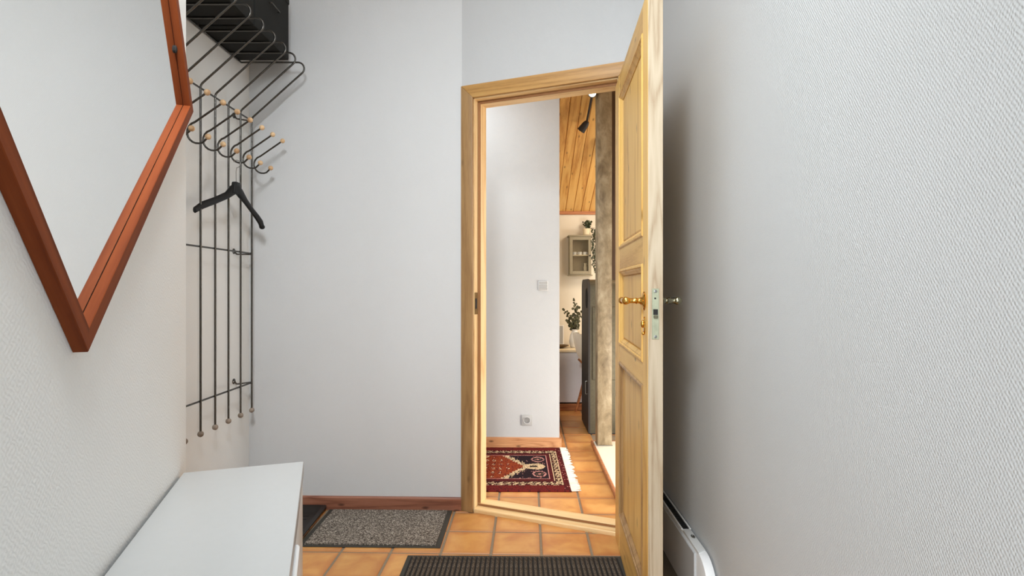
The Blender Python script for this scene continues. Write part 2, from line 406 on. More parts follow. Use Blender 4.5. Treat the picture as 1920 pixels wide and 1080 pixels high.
# rear of the hall, behind the camera, with a window that lights it
bm = bmesh.new()
add_box(bm, -1.6, -1.45, -1.92, -1.8, 0, HC); add_box(bm, 0.0, 0.75, -1.92, -1.8, 0, HC)
add_box(bm, -1.45, 0.0, -1.92, -1.8, 0, 0.65); add_box(bm, -1.45, 0.0, -1.92, -1.8, 2.25, HC)
struct(finish(bm, 'wall_rear', 'wall', smooth=None))
wf = bmesh.new()
for a in ((-1.45, -1.4, 0.65, 2.25), (-0.05, 0, 0.65, 2.25), (-1.4, -0.05, 0.65, 0.7), (-1.4, -0.05, 2.2, 2.25), (-0.75, -0.70, 0.7, 2.2)):
    add_box(wf, a[0], a[1], -1.9, -1.83, a[2], a[3], 0.004)
win = struct(finish(wf, 'window_1', 'lacquer'))
struct(box('ceiling', -1.65, 0.8, -1.95, 2.84, HC, HC+0.1, 'ceiling_white'))

# passage and living room
wall_prism('wall_passage', [(-1.4, 3.935), (0.333, 3.877), (0.345, 5.62), (-1.4, 5.62)], 0, 3.3)
wall_prism('wall_passage_left', [(-1.52, 2.9), (-1.4, 2.9), (-1.4, 5.62), (-1.52, 5.62)], 0, 3.3)
FW = 5.60
struct(box('wall_far', 0.30, 4.0, FW, FW+0.12, 0, 2.1, 'wall_warm', smooth=None))
struct(box('wall_living_right', 3.95, 4.07, 2.4, 5.7, 0, 3.3, 'wall_warm', smooth=None))
struct(box('wall_living_near', 0.76, 4.0, 2.42, 2.54, 0, 3.3, 'wall_warm', smooth=None))
# sloping pine ceiling, board by board
SL = math.atan(0.395)
ce = struct(box('ceiling', -1.6, 4.1, -3.6, 0.12, 0.014, 0.07, 'pine_y', loc=(0, FW, 1.894), rot=(-SL, 0, 0)))
pm = bmesh.new()
PWID = 0.080
add_prism(pm, [(-PWID/2+.0015, 0.014), (-PWID/2+.0015, 0.005), (-PWID/2+.006, 0.0), (PWID/2-.006, 0.0), (PWID/2-.0015, 0.005), (PWID/2-.0015, 0.014)], -3.55, -0.005, 'XZ')
p0 = finish(pm, 'plank', 'pine_y', smooth=None); pmesh = p0.data; bpy.data.objects.remove(p0)
for i in range(46):
    o = bpy.data.objects.new('plank', pmesh); C.objects.link(o); o.parent = ce
    o.location = (-0.30+PWID*i, 0, 0); o.rotation_euler = (0, 0, -0.018)
struct(box('trim_1', 0.30, 3.95, FW-0.022, FW, 1.868, 1.902, 'plinth', bev=0.003))

# skirting boards
def skirting(name, p0, p1, h, t, mat, inset=0.0):
    p0, p1 = Vector((*p0, 0)), Vector((*p1, 0)); L = (p1-p0).length
    bm = bmesh.new()
    add_prism(bm, [(0, 0.0), (-t, 0.0), (-t, h-0.006), (-t+0.005, h), (0, h)], 0, L, 'YZ')
    o = finish(bm, name, mat, smooth=None); o.location = p0; o.rotation_euler = (0, 0, math.atan2(p1.y-p0.y, p1.x-p0.x))
    return struct(o)
skirting('baseboard_back', (NX, 2.8215), (-0.255, 2.790), 0.066, 0.014, 'base_hall')
skirting('baseboard_passage', (-1.4, 3.935), (0.347, 3.8765), 0.074, 0.014, 'base_pass')
bm = bmesh.new(); add_prism(bm, [(0, 0), (0.014, 0), (0.014, 0.068), (0.009, 0.074), (0, 0.074)], 0, 1.6, 'XZ')
o = struct(finish(bm, 'baseboard_passage_side', 'base_pass', smooth=None)); o.location = (0.333, 3.863, 0); o.rotation_euler = (0, 0, -0.007)

# ------------------------------------------------------------ door frame, threshold (setting)
def mitre_v(name, u0, u1, h, side, y0=-0.012, y1=0.0):
    bm = bmesh.new()
    w = u1-u0
    if side < 0: poly = [(u0, 0), (u1, 0), (u1, h-w), (u0, h)]
    else: poly = [(u0, 0), (u1, 0), (u1, h), (u0, h-w)]
    add_prism(bm, poly, y0, y1, 'XZ', 0.002)
    return bm
df = struct(dl(finish(mitre_v('c', 0.0, 0.065, 2.139, -1), 'trim_2', 'casing_v')))       # left casing
df['label'] = 'vertical pine casing left of the doorway'
a = struct(dl(finish(mitre_v('c', 0.792, 0.857, 2.139, 1), 'trim_3', 'casing_v'))); a['label'] = 'vertical pine casing on the hinge side'
bm = bmesh.new(); add_prism(bm, [(0.0005, 2.139), (0.8565, 2.139), (0.792, 2.074), (0.065, 2.074)], -0.012, 0, 'XZ', 0.002)
a = struct(dl(finish(bm, 'trim_4', 'casing_x'))); a['label'] = 'pine casing across the top of the doorway'
# frame = jambs with rebate, head and threshold
FT = thing('door_frame', 'pine door frame with rebated jambs and raised threshold in the angled wall', 'door frame')
dl(FT)
def jamb(u_out, u_reb, u_stop):
    bm = bmesh.new()
    s = [(u_out, 0.005), (u_reb, 0.005), (u_reb, 0.045), (u_stop, 0.048), (u_stop, 0.112), (u_out, 0.112)]
    add_prism(bm, s, 0.0, 2.085, 'XY'); return finish(bm, 'jamb', 'pine_light_v', FT, smooth=None)
M['shade_brown'] = mat_plain('painted_shade', (150, 104, 62), 0.7)  # brown for the shade painted on the door stops
j1 = jamb(0.050, 0.0685, 0.083); j2 = jamb(0.812, 0.7855, 0.770)
box('stop_shade', 0.0688, 0.0828, 0.0425, 0.0475, 0.032, 2.056, 'shade_brown', FT); box('stop_shade', 0.7702, 0.7852, 0.0425, 0.0475, 0.032, 2.056, 'shade_brown', FT)  # added strips that colour in shade on jambs, head and threshold
box('stop_shade', 0.0688, 0.7852, 0.0425, 0.0475, 2.0562, 2.0698, 'shade_brown', FT)
box('stop_shade', 0.0688, 0.7852, 0.0425, 0.0450, 0.0185, 0.0285, 'shade_brown', FT)
bm = bmesh.new()
add_prism(bm, [(0.005, 2.10), (0.005, 2.070), (0.045, 2.070), (0.048, 2.055), (0.112, 2.055), (0.112, 2.10)], 0.05, 0.812, 'YZ')
finish(bm, 'head', 'pine_light_x', FT, smooth=None)
bm = bmesh.new()
add_prism(bm, [(-0.003, -0.004), (-0.003, 0.015), (0.0, 0.018), (0.044, 0.018), (0.0455, 0.030), (0.048, 0.032), (0.108, 0.032), (0.112, 0.029), (0.112, -0.004)], 0.069, 0.785, 'YZ')
finish(bm, 'threshold', 'pine_light_x', FT, smooth=None)
bm = bmesh.new(); add_box(bm, 0.0682, 0.0702, 0.004, 0.036, 0.99, 1.10, 0.001)
sp = lab(finish(bm, 'strike_plate', 'brass_old', FT), 'aged brass strike plate')
bm = bmesh.new(); add_box(bm, 0.0702, 0.0712, 0.010, 0.028, 1.018, 1.07)
finish(bm, 'latch_hole', 'dark_hole', sp)
# passage-side casing
for nm, bmx in (('trim_5', mitre_v('c', 0.0, 0.065, 2.139, -1, 0.105, 0.117)),):
    struct(dl(finish(bmx, nm, 'casing_v')))

# ------------------------------------------------------------ the door leaf, open toward the camera
LK = math.atan(0.066)
LEAFW, LEAFT, LEAFH0, LEAFH1 = 0.806, 0.045, 0.012, 2.017
door = thing('panelled_door', 'stripped pine three-panel door standing open toward the viewer along the right wall', 'door', (0.4607, 2.461, 0), -PI/2-LK+0.0)
# local frame: +x runs from the hinge to the lock edge, +y is the side facing right wall? (see below)
# rotation -90deg-LK maps +x to (-sin(LK), -cos(LK)) = toward the camera; +y maps to (cos LK, -sin LK) = to the right
st0, st1 = 0.14, 0.716
panels = [(0.165, 0.815), (0.885, 1.20), (1.285, 1.93)]
def stile(x0, x1, nm='stile', mat='pine_v', z0=LEAFH0, z1=LEAFH1):
    return box(nm, x0, x1, 0, LEAFT, z0, z1, mat, door, bev=0.0012)
stile(0.0, st0)
s2 = stile(st1, LEAFW-0.0004)
lab(s2, 'lock stile with raw grey edge')
# raw planed lock edge
e_ = box('edge_strip', LEAFW-0.0015, LEAFW+0.0006, 0.0008, LEAFT-0.0008, LEAFH0+.001, LEAFH1-.001, 'pine_raw', door)
lab(e_, 'pale unfinished edge of the door with a lock plate')
for z0, z1 in ((LEAFH0, 0.165), (0.815, 0.885), (1.20, 1.285), (1.93, LEAFH1)):
    box('rail', st0, st1, 0.0005, LEAFT-0.0005, z0, z1, 'pine_x', door, bev=0.001)
for z0, z1 in panels:
    bm = bmesh.new()
    # fielded panel: bevelled toward a raised centre on both faces
    x0, x1 = st0, st1
    for s in (1, -1):
        yy = lambda d: (LEAFT/2 - s*(LEAFT/2-d))
        lv = [(0.0, 0.016), (0.028, 0.016), (0.034, 0.012), (0.036, 0.0115)]
        prev = None
        for m_, d in lv:
            cur = [bm.verts.new((x, yy(d), z)) for x, z in ((x0+m_, z0+m_), (x1-m_, z0+m_), (x1-m_, z1-m_), (x0+m_, z1-m_))]
            if prev:
                for i in range(4): bm.faces.new((prev[i], prev[(i+1) % 4], cur[(i+1) % 4], cur[i]))
            prev = cur
        bm.faces.new(prev)
    pn = finish(bm, 'panel', 'pine_v', door, smooth=None)
    # moulding frame round the panel, with a small bead
    for s in (1, -1):
        bm = bmesh.new(); yy = lambda d: (LEAFT/2 - s*(LEAFT/2-d))
        lv = [(0.0, 0.0005), (0.004, -0.0035), (0.010, -0.004), (0.013, 0.001), (0.017, 0.002), (0.024, 0.009), (0.027, 0.0105), (0.0272, 0.0165), (0.0, 0.0165)]
        prev = None; first = None
        for m_, d in lv:
            cur = [bm.verts.new((x, yy(d), z)) for x, z in ((x0+m_, z0+m_), (x1-m_, z0+m_), (x1-m_, z1-m_), (x0+m_, z1-m_))]
            if prev:
                for i in range(4): bm.faces.new((prev[i], prev[(i+1) % 4], cur[(i+1) % 4], cur[i]))
            else: first = cur
            prev = cur
        for i in range(4): bm.faces.new((prev[i], prev[(i+1) % 4], first[(i+1) % 4], first[i]))
        finish(bm, 'moulding', 'casing_v' if z0 < 0.5 else 'pine_v', door, smooth=0.4)
# lock plate
lp = box('lock_plate', LEAFW+0.0006, LEAFW+0.0022, 0.012, 0.033, 0.968, 1.120, 'zinc', door, bev=0.0007); lab(lp, 'zinc lock plate on the door edge')
for z in (1.112, 0.976):
    lathe('screw', [(0.0038, 0), (0.0045, 0.001), (0.002, 0.0016), (0.0001, 0.0010)], 'steel', lp, Matrix.Translation((LEAFW+0.0022, 0.0225, z)) @ Matrix.Rotation(PI/2, 4, 'Y'), 12)
box('latch', LEAFW+0.0022, LEAFW+0.0080, 0.016, 0.029, 1.031, 1.040, 'bronze', lp, bev=0.001)
box('bolt_hole', LEAFW+0.0020, LEAFW+0.0027, 0.0155, 0.0295, 1.041, 1.058, 'dark_hole', lp)
box('pin_hole', LEAFW+0.0020, LEAFW+0.0027, 0.019, 0.024, 1.088, 1.093, 'dark_hole', lp)
# lever handles
def handle(side, matn):
    zc, xc = 1.082, LEAFW-0.058
    y0 = 0.0 if side < 0 else LEAFT
    sg = -1 if side < 0 else 1
    ry = Matrix.Translation((xc, y0, zc)) @ Matrix.Rotation(-sg*PI/2, 4, 'X')
    bm = bmesh.new()
    add_lathe(bm, [(0.0245, 0.0), (0.026, 0.002), (0.024, 0.005), (0.014, 0.008), (0.012, 0.012), (0.0085, 0.016), (0.0082, 0.022), (0.0105, 0.025), (0.0082, 0.028), (0.0075, 0.044), (0.0105, 0.051), (0.011, 0.057), (0.004, 0.063)], ry)
    # elongate the rose into an oval by adding an oval plate
    t = bmesh.new()
    ring = [t.verts.new((xc+0.017*math.cos(a*PI/12), y0+sg*0.001, zc+0.030*math.sin(a*PI/12))) for a in range(24)]
    ring2 = [t.verts.new((xc+0.015*math.cos(a*PI/12), y0+sg*0.005, zc+0.027*math.sin(a*PI/12))) for a in range(24)]
    for k in range(24): t.faces.new((ring[k], ring[(k+1) % 24], ring2[(k+1) % 24], ring2[k]))
    t.faces.new(ring2); t.faces.new(ring[::-1]); merge(bm, t)
    yl = y0+sg*0.056
    add_tube(bm, [(xc, yl, zc), (xc-0.02, yl, zc+0.001), (xc-0.05, yl, zc+0.001), (xc-0.08, yl, zc), (xc-0.098, yl, zc-0.001)], [0.010, 0.0075, 0.0095, 0.0085, 0.0065], 14)
    add_ball(bm, (xc-0.103, yl, zc-0.001), 0.0115); add_ball(bm, (xc, yl+sg*0.002, zc), 0.0125)
    add_lathe(bm, [(0.0001, 0), (0.010, 0.001), (0.011, 0.003), (0.009, 0.006), (0.0001, 0.007)], Matrix.Translation((xc+0.008, yl, zc)) @ Matrix.Rotation(PI/2, 4, 'Y'), 16)
    return finish(bm, 'handle', matn, door, smooth=0.9)
lab(handle(-1, 'brass'), 'polished brass lever handle on the near face')
lab(handle(1, 'bronze'), 'dull lever handle on the wall side')
bm = bmesh.new()
zc, xc = 1.006, LEAFW-0.056
t = bmesh.new(); r1 = []; r2 = []
for a in range(24):
    ca, sa = math.cos(a*PI/12), math.sin(a*PI/12)
    r1.append(t.verts.new((xc+0.013*ca, 0.001, zc+0.029*sa))); r2.append(t.verts.new((xc+0.010*ca, -0.004, zc+0.025*sa)))
for k in range(24): t.faces.new((r1[k], r1[(k+1) % 24], r2[(k+1) % 24], r2[k]))
t.faces.new(r2); t.faces.new(r1[::-1]); merge(bm, t)
add_ball(bm, (xc, -0.006, zc+0.004), 0.008, sc=(0.8, 0.8, 1.5))
add_ball(bm, (xc, -0.004, zc-0.025), 0.0055)
lab(finish(bm, 'escutcheon', 'brass', door, smooth=0.9), 'oval brass keyhole escutcheon')
# hinges
for z in (0.25, 1.75):
    bm = bmesh.new(); add_tube(bm, [(-0.006, LEAFT+0.003, z), (-0.006, LEAFT+0.003, z+0.09)], 0.005, 10); add_ball(bm, (-0.006, LEAFT+0.003, z+0.094), 0.005)
    finish(bm, 'hinge', 'brass_old', door)
# fix y extent: the lever side -1 is the face we see (facing left), y=0 plane

# ------------------------------------------------------------ mirror: square in a teak frame, hung on one corner
fr_t = 0.017; df_ = DW-fr_t
def mp(s, h, d): return wl(s, d, h)
B = Vector((2.9395*df_, 1.12-0.283*df_)); Rr = Vector((5.015*df_, 1.12+1.417*df_))
d2 = Vector((math.cos(math.radians(125.7)), math.sin(math.radians(125.7))))
d1 = Vector((math.cos(math.radians(132.9)), math.sin(math.radians(132.9))))
L = (Rr-B).length
T = Rr+d2*L*1.0; Lf = B+d1*L*1.0
# inner corners of the frame
def inset(poly, w):
    n = len(poly); out = []
    for i in range(n):
        p, q, r = poly[i-1], poly[i], poly[(i+1) % n]
        e1 = (q-p).normalized(); e2 = (r-q).normalized()
        n1 = Vector((-e1.y, e1.x)); n2 = Vector((-e2.y, e2.x))
        k = w/(1+n1.dot(n2)); out.append(q+(n1+n2)*k)
    return out
outer = [B, Rr, T, Lf]
mir = thing('wall_mirror', 'square teak-framed mirror hung on its corner on the left wall', 'mirror', wl(B.x, 0, B.y), YAW+PI/2)
# local frame of the mirror: x along the wall, z up, y = -out of the wall (rotation YAW+90: +x -> WA, +y -> -WN)
lo = [p-B for p in outer]
FWD = 0.0225
inn = inset(lo, FWD)
def loop(bm, poly, y): return [bm.verts.new((p.x, y, p.y)) for p in poly]
for i in range(4):
    j = (i+1) % 4
    bm = bmesh.new()
    # section: outer back, outer front, inner front, groove, inner back
    i1 = inset(lo, FWD-0.0008); g = inset(lo, FWD+0.0); g2 = inset(lo, FWD-0.003); gl_ = inset(lo, FWD+0.001)
    sec = [(lo, -0.0005), (lo, -fr_t+0.001), (inset(lo, 0.001), -fr_t), (i1, -fr_t), (g, -fr_t+0.001), (g, -0.0005)]
    A = [bm.verts.new((q[i].x, y, q[i].y)) for q, y in sec]; Bv = [bm.verts.new((q[j].x, y, q[j].y)) for q, y in sec]
    n_ = len(sec)
    for k in range(n_): bm.faces.new((A[k], A[(k+1) % n_], Bv[(k+1) % n_], Bv[k]))
    bm.faces.new(A); bm.faces.new(Bv[::-1])
    # bring into a local frame whose x axis follows the bar, so that the grain follows it too
    dirv = (lo[j]-lo[i]).normalized(); ang = math.atan2(dirv.y, dirv.x); mid = (lo[i]+lo[j])/2
    mt = Matrix.Translation((mid.x, 0, mid.y)) @ Matrix.Rotation(-ang, 4, 'Y')
    bmesh.ops.transform(bm, matrix=mt.inverted(), verts=bm.verts)
    f = finish(bm, 'frame_bar', 'teak', mir, smooth=None); f.location = (mid.x, 0, mid.y); f.rotation_euler = (0, -ang, 0)
gp = inset(lo, FWD+0.0005)
bm = bmesh.new(); v = loop(bm, gp, -0.003); w = loop(bm, gp, -0.001)
bm.faces.new(v); bm.faces.new(w[::-1])
for i in range(4): bm.faces.new((v[i], v[(i+1) % 4], w[(i+1) % 4], w[i]))
finish(bm, 'mirror_glass', 'mirror', mir, smooth=None)
bm = bmesh.new(); q1 = inset(lo, FWD-0.0002); q2 = inset(lo, FWD+0.0011)  # flat dark ring paints the shaded gap between frame and glass
a_ = loop(bm, q1, -0.0034); b_ = loop(bm, q2, -0.0034)
for i in range(4): bm.faces.new((a_[i], a_[(i+1) % 4], b_[(i+1) % 4], b_[i]))
finish(bm, 'glass_gap_shade', 'dark_hole', mir, smooth=None)
# small dark knob where the hanging cord meets the upper bar
kp = gp[1]+d2*0.118+Vector((-d2.y, d2.x))*0.004
bm = bmesh.new(); add_ball(bm, (kp.x, -0.0045, kp.y), 0.0055, sc=(1, 0.6, 1.5)); finish(bm, 'cord_knob', 'dark_hole', mir)

# ------------------------------------------------------------ shoe cabinet under the mirror
cb = thing('shoe_cabinet', 'slim white lacquered shoe cabinet against the left wall below the mirror', 'cabinet', wl(1.368, 0, 0), YAW+PI/2)
CT, CD, CL = 0.72, 0.252, 1.02
gapw = 0.007
bm = bmesh.new()   # lid: far end flares outward toward the top
add_prism(bm, [(-CL, CT), (-CL, CT-0.07), (-0.010, CT-0.07), (-0.010, CT-0.075), (-0.0085, CT-0.06), (0.0, CT-0.004), (-0.002, CT)][:1]+[(-CL, CT-0.03), (-0.0045, CT-0.03), (0.0, CT-0.003), (-0.003, CT)], -CD, -gapw, 'XZ', 0.002)
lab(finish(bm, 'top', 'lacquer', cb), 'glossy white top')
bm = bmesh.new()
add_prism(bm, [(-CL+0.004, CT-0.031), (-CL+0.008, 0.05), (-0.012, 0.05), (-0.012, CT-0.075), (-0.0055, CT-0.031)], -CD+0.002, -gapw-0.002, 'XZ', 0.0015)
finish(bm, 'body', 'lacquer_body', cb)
# hinged fronts, leaning slightly
for x0, x1 in ((-CL+0.01, -0.365),):
    for z0, z1 in ((0.07, 0.36), (0.37, CT-0.034)):
        bm = bmesh.new()
        add_prism(bm, [(-CD+0.006, z0), (-CD-0.008, z0), (-CD-0.012, (z0+z1)/2), (-CD-0.006, z1-0.004), (-CD-0.003, z1), (-CD+0.006, z1)], x0, x1, 'YZ')
        fp = finish(bm, 'flap', 'lacquer_body', cb, smooth=None)
for x in (-CL+0.06, -0.06):
    for y in (-CD+0.045, -0.045): box('foot', x-0.02, x+0.02, y-0.015, y+0.015, 0, 0.05, 'lacquer', cb, bev=0.002)

# ------------------------------------------------------------ coat rack in the niche
RXR = -1.28           # plane of the upright rods
rack = thing('coat_rack', 'black wire hat and coat rack with wooden balls fixed in the niche', 'coat rack', (NX, 2.3, 0.52))
def rk(x, y, z): return (x-NX, y-2.3, z-0.52)
RR = 0.0044
NR = 9
for k in range(NR):
    y = 2.715-0.1115*k
    bm = bmesh.new()
    pts = [rk(RXR, y, 0.53), rk(RXR, y, 1.952), rk(-1.006, y, 2.182), rk(-1.035, y, 2.232), rk(NX+0.012, y, 2.232)]
    # rounded loop at the front edge of the hat shelf
    loopc = arc(-1.052, 2.202, 0.030, -55, 90, 9)
    path = round_path([rk(RXR, y, 0.53), rk(RXR, y, 1.958), rk(loopc[0][0], y, loopc[0][1])], 0.03, 5)
    path += [Vector(rk(a, y, b)) for a, b in loopc[1:]]+[Vector(rk(NX+0.012, y, 2.232))]
    add_tube(bm, path, RR, 10)
    up = finish(bm, 'upright', 'blackmetal', rack, smooth=1.0)
    bm = bmesh.new(); add_ball(bm, rk(RXR, y, 0.522), 0.0125); finish(bm, 'ball_foot', 'ball_grey', up)
for k in range(NR-1):
    y = 2.7065-0.1115*k
    bm = bmesh.new()
    path = [rk(-1.125, y, 1.844), rk(-1.235, y, 1.768)]
    path = [Vector(p) for p in path]
    # bend: down from the arm, round the U and up to the lower ball
    for a in range(10):
        t = math.radians(128+a*18.5)
        path.append(Vector(rk(-1.222+0.043*math.cos(t), y, 1.728+0.043*math.sin(t))))
    path.append(Vector(rk(-1.183, y, 1.709)))
    add_tube(bm, path, 0.0040, 10)
    hk = finish(bm, 'hook', 'blackmetal', rack, smooth=1.0)
    for p in ((-1.125, 1.844), (-1.183, 1.711)):
        bm = bmesh.new(); add_ball(bm, rk(p[0], y, p[1]), 0.0115); finish(bm, 'ball', 'ball', hk)
y0r, y1r = 2.715-0.1115*(NR-1), 2.715
for z, dx in ((1.944, 0.0), (1.293, -0.004), (0.656, -0.004)):
    y0, y1, xx = y0r, y1r, RXR+dx
    bm = bmesh.new(); add_tube(bm, [rk(xx, y0, z), rk(xx, y1, z)], 0.0040, 10)
    finish(bm, 'crossbar', 'blackmetal', rack)
bm = bmesh.new(); add_tube(bm, [rk(NX+0.012, y0r, 2.232), rk(NX+0.012, y1r, 2.232)], RR, 10); finish(bm, 'shelf_rail', 'blackmetal', rack)
for z in (1.955, 1.300, 0.672):
    for yb in (2.665, y0r+0.06):
        bm = bmesh.new()
        add_lathe(bm, [(0.0135, 0), (0.0135, 0.002), (0.008, 0.006), (0.0001, 0.0075)], Matrix.Translation(rk(NX, yb, z)) @ Matrix.Rotation(PI/2, 4, 'Y'), 16)
        add_tube(bm, round_path([rk(NX+0.004, yb, z), rk(NX+0.012, yb+0.004, z-0.014), rk(RXR, yb+0.045, z-0.012)], 0.008, 4), 0.0038, 8)
        finish(bm, 'wall_bracket', 'blackmetal', rack)

# storage boxes on the hat shelf
def storage_box(y0, y1, label):
    b = thing('storage_box', label, 'box', (-1.215, (y0+y1)/2, 2.2365), 0, 'black boxes on the hat shelf')
    hw, hl = 0.122, (y1-y0)/2
    bm = bmesh.new(); add_box(bm, -hw, hw, -hl, hl, 0, 0.30, 0.006, 2); finish(bm, 'body', 'fabric_black', b)
    bm = bmesh.new(); add_box(bm, -hw-0.004, hw+0.004, -hl+0.001, hl-0.001, 0.27, 0.325, 0.005, 2); finish(bm, 'lid', 'fabric_black', b)
    bm = bmesh.new(); add_tube(bm, round_path([(hw, -0.045, 0.17), (hw+0.012, -0.045, 0.17), (hw+0.012, 0.045, 0.17), (hw, 0.045, 0.17)], 0.006), 0.003, 8); finish(bm, 'handle', 'blackmetal', b)
storage_box(2.352, 2.705, 'black fabric storage box on the hat shelf, next to the back wall')
storage_box(1.985, 2.340, 'black fabric storage box on the hat shelf, nearer the viewer')

# black plastic hanger on the third hook
hg = thing('coat_hanger', 'black plastic coat hanger hanging from a hook of the rack', 'hanger', (-1.236, 2.475, 1.588), 0)
bm = bmesh.new()
pts = [(-0.052, -0.232, -0.148), (-0.044, -0.19, -0.122), (-0.030, -0.12, -0.092), (-0.016, -0.05, -0.058), (-0.006, -0.02, -0.030), (0.0, 0.0, -0.020), (0.001, 0.03, -0.034), (0.004, 0.08, -0.066), (0.008, 0.13, -0.098), (0.014, 0.172, -0.126), (0.018, 0.197, -0.146), (0.020, 0.210, -0.168)]
add_tube(bm, pts, [0.012, 0.0155, 0.015, 0.016, 0.022, 0.025, 0.023, 0.0155, 0.0145, 0.0165, 0.0175, 0.016], 16, flat=0.6)
add_ball(bm, pts[-1], 0.0172, sc=(0.75, 1.0, 0.7)); add_ball(bm, pts[0], 0.013, sc=(0.62, 0.5, 1.0))
add_prism(bm, [(-0.036, -0.045), (0.036, -0.045), (0.024, 0.004), (0.018, 0.009), (-0.018, 0.009), (-0.024, 0.004)], -0.010, 0.010, 'YZ', 0.004)
finish(bm, 'body', 'plastic_black', hg, smooth=0.9)
bm = bmesh.new()
wp = [(0, 0, 0.0), (0.0, -0.002, 0.03), (0.003, -0.008, 0.055)]+[(0.006+0.017*(math.sin(math.radians(a)))+0.0, -0.008, 0.072-0.000+0.017*(1-math.cos(math.radians(a)))) for a in (0, 30, 60, 90, 120, 150, 180, 210, 240)]
add_tube(bm, wp, 0.0016, 8); lab(finish(bm, 'wire_hook', 'wire', hg, smooth=1.0), 'thin steel wire hook')

# ------------------------------------------------------------ floor things in the hall
mt1 = thing('door_mat', 'grey speckled pile door mat with rubber edge against the skirting board', 'mat', (-0.615, 2.585, 0.0), -0.022)
box('backing', -0.311, 0.311, -0.200, 0.200, 0.0006, 0.004, 'rubber', mt1, bev=0.0012)
# pile field with scalloped near edge
bm = bmesh.new(); poly = []
n_ = 60
for i in range(n_+1):
    x = -0.287+0.574*i/n_; poly.append((x, -0.183+0.0025*(1 if i % 2 else -1)))
poly += [(0.287+(0.0015 if i % 2 else -0.0015), -0.18+0.36*i/30) for i in range(1, 30)]
poly += [(0.287, 0.190), (-0.287, 0.190)]
add_prism(bm, poly, 0.003, 0.0085); pile = finish(bm, 'pile', 'mat_grey', mt1, smooth=None); lab(pile, 'grey speckled looped pile')

mt2 = thing('door_mat', 'dark brown ribbed scraper mat at the bottom edge under the open door', 'mat', (0.005, 2.005, 0.0), -0.012)
box('backing', -0.445, 0.445, -0.30, 0.30, 0.0006, 0.004, 'rubber', mt2, bev=0.0012)
box('groove_field', -0.428, 0.428, -0.283, 0.283, 0.004, 0.005, 'mat_groove', mt2)
bm = bmesh.new()
nr = 44; pitch = 0.848/nr
add_prism(bm, arc(0, 0.0042, 0.0064, 180, 0, 4), -0.282, 0.282, 'XZ')
rb = finish(bm, 'rib', 'mat_brown', mt2, smooth=1.2); rmesh = rb.data; rb.location = (-0.424+pitch/2, 0, 0)
for i in range(1, nr):
    o = bpy.data.objects.new('rib', rmesh); C.objects.link(o); o.parent = mt2; o.location = (-0.424+pitch*(i+0.5), 0, 0)

# boot tray, its far right corner showing beside the cabinet
tr = thing('boot_tray', 'black plastic boot tray on the tiles left of the grey mat', 'tray', (-1.135, 2.56, 0.0), 0.02)
def rrect(hx, hy, r, n=5):
    out = []
    for sx, sy, a in ((1, 1, 0), (-1, 1, 90), (-1, -1, 180), (1, -1, 270)):
        out += arc(sx*(hx-r), sy*(hy-r), r, a, a+90, n)
    return out
bm = bmesh.new(); prev = None
for hx, hy, z in ((0.17, 0.20, 0.001), (0.185, 0.225, 0.024), (0.205, 0.240, 0.024), (0.205, 0.240, 0.018), (0.200, 0.236, 0.018)):
    cur = [bm.verts.new((x, y, z)) for x, y in rrect(hx, hy, 0.03 if hx > 0.18 else 0.022)]
    if prev:
        for k in range(len(cur)): bm.faces.new((prev[k], prev[(k+1) % len(cur)], cur[(k+1) % len(cur)], cur[k]))
    else: bm.faces.new(cur[::-1])
    prev = cur
finish(bm, 'tray_shell', 'tray', tr, smooth=0.9)
bm = bmesh.new()
for i in range(9): add_box(bm, -0.14, 0.14, -0.17+0.04*i, -0.164+0.04*i, 0.0012, 0.004, 0.001)
finish(bm, 'raised_ribs', 'tray', tr)

# ------------------------------------------------------------ wall heater on the right wall
XF, XB, ZT, ZB, YE = 0.607, 0.650, 0.248, 0.055, 1.712
ht = thing('panel_heater', 'slim white electric panel heater low on the right wall behind the door', 'heater', (XB, YE, 0), -0.012)
# local: x negative = out of the wall, y = along the wall away from the viewer
DX = XB-XF
bm = bmesh.new()
prof = [(0.0, ZB), (-0.002, ZT-0.085)]
prof = [(0.004, ZB+0.01)]+[(0.004, ZT-0.13)]+arc(0.119, ZT-0.115, 0.115, 172, 92, 10)+[(0.145, ZT), (0.95, ZT), (0.99, ZT-0.03), (0.99, ZB)]
add_prism(bm, prof, -DX+0.006, -0.006, 'YZ', 0.003)
lab(finish(bm, 'housing', 'heater', ht, smooth=0.5), 'white housing with a curved end')
box('front_plate', -DX-0.001, -DX+0.007, 0.13, 0.93, ZB+0.005, ZT-0.012, 'heater_grey', ht, bev=0.002)
box('grille_bed', -DX+0.010, -0.012, 0.29, 0.93, ZT-0.001, ZT+0.0012, 'dark_hole', ht)
sl = box('slat', -DX+0.010, -0.012, 0, 0.0035, ZT+0.0005, ZT+0.003, 'grille', ht)
for i in range(52):
    o = bpy.data.objects.new('slat', sl.data); C.objects.link(o); o.parent = ht; o.location = (0, 0.306+0.012*i, 0)
sl.location = (0, 0.294, 0)
for x in (-DX+0.005, -0.008):
    box('side_rail', x-0.003, x+0.003, 0.285, 0.94, ZT-0.001, ZT+0.0045, 'heater', ht, bev=0.001)
bm = bmesh.new(); add_prism(bm, [( -DX+0.006, 0.105), (-0.008, 0.125), (-0.008, 0.286), (-DX+0.006, 0.276)], ZT-0.006, ZT+0.003, 'XY', 0.0015)
cp = lab(finish(bm, 'control_panel', 'outlet_light', ht), 'light grey control panel with an oval dial')
lathe('dial', [(0.0085, 0), (0.0085, 0.003), (0.006, 0.0035), (0.0055, 0.001), (0.0001, 0.001)], 'steel', cp, Matrix.Translation((-0.019, 0.220, ZT+0.003)) @ Matrix.Diagonal((0.8, 1.5, 1, 1)), 20)
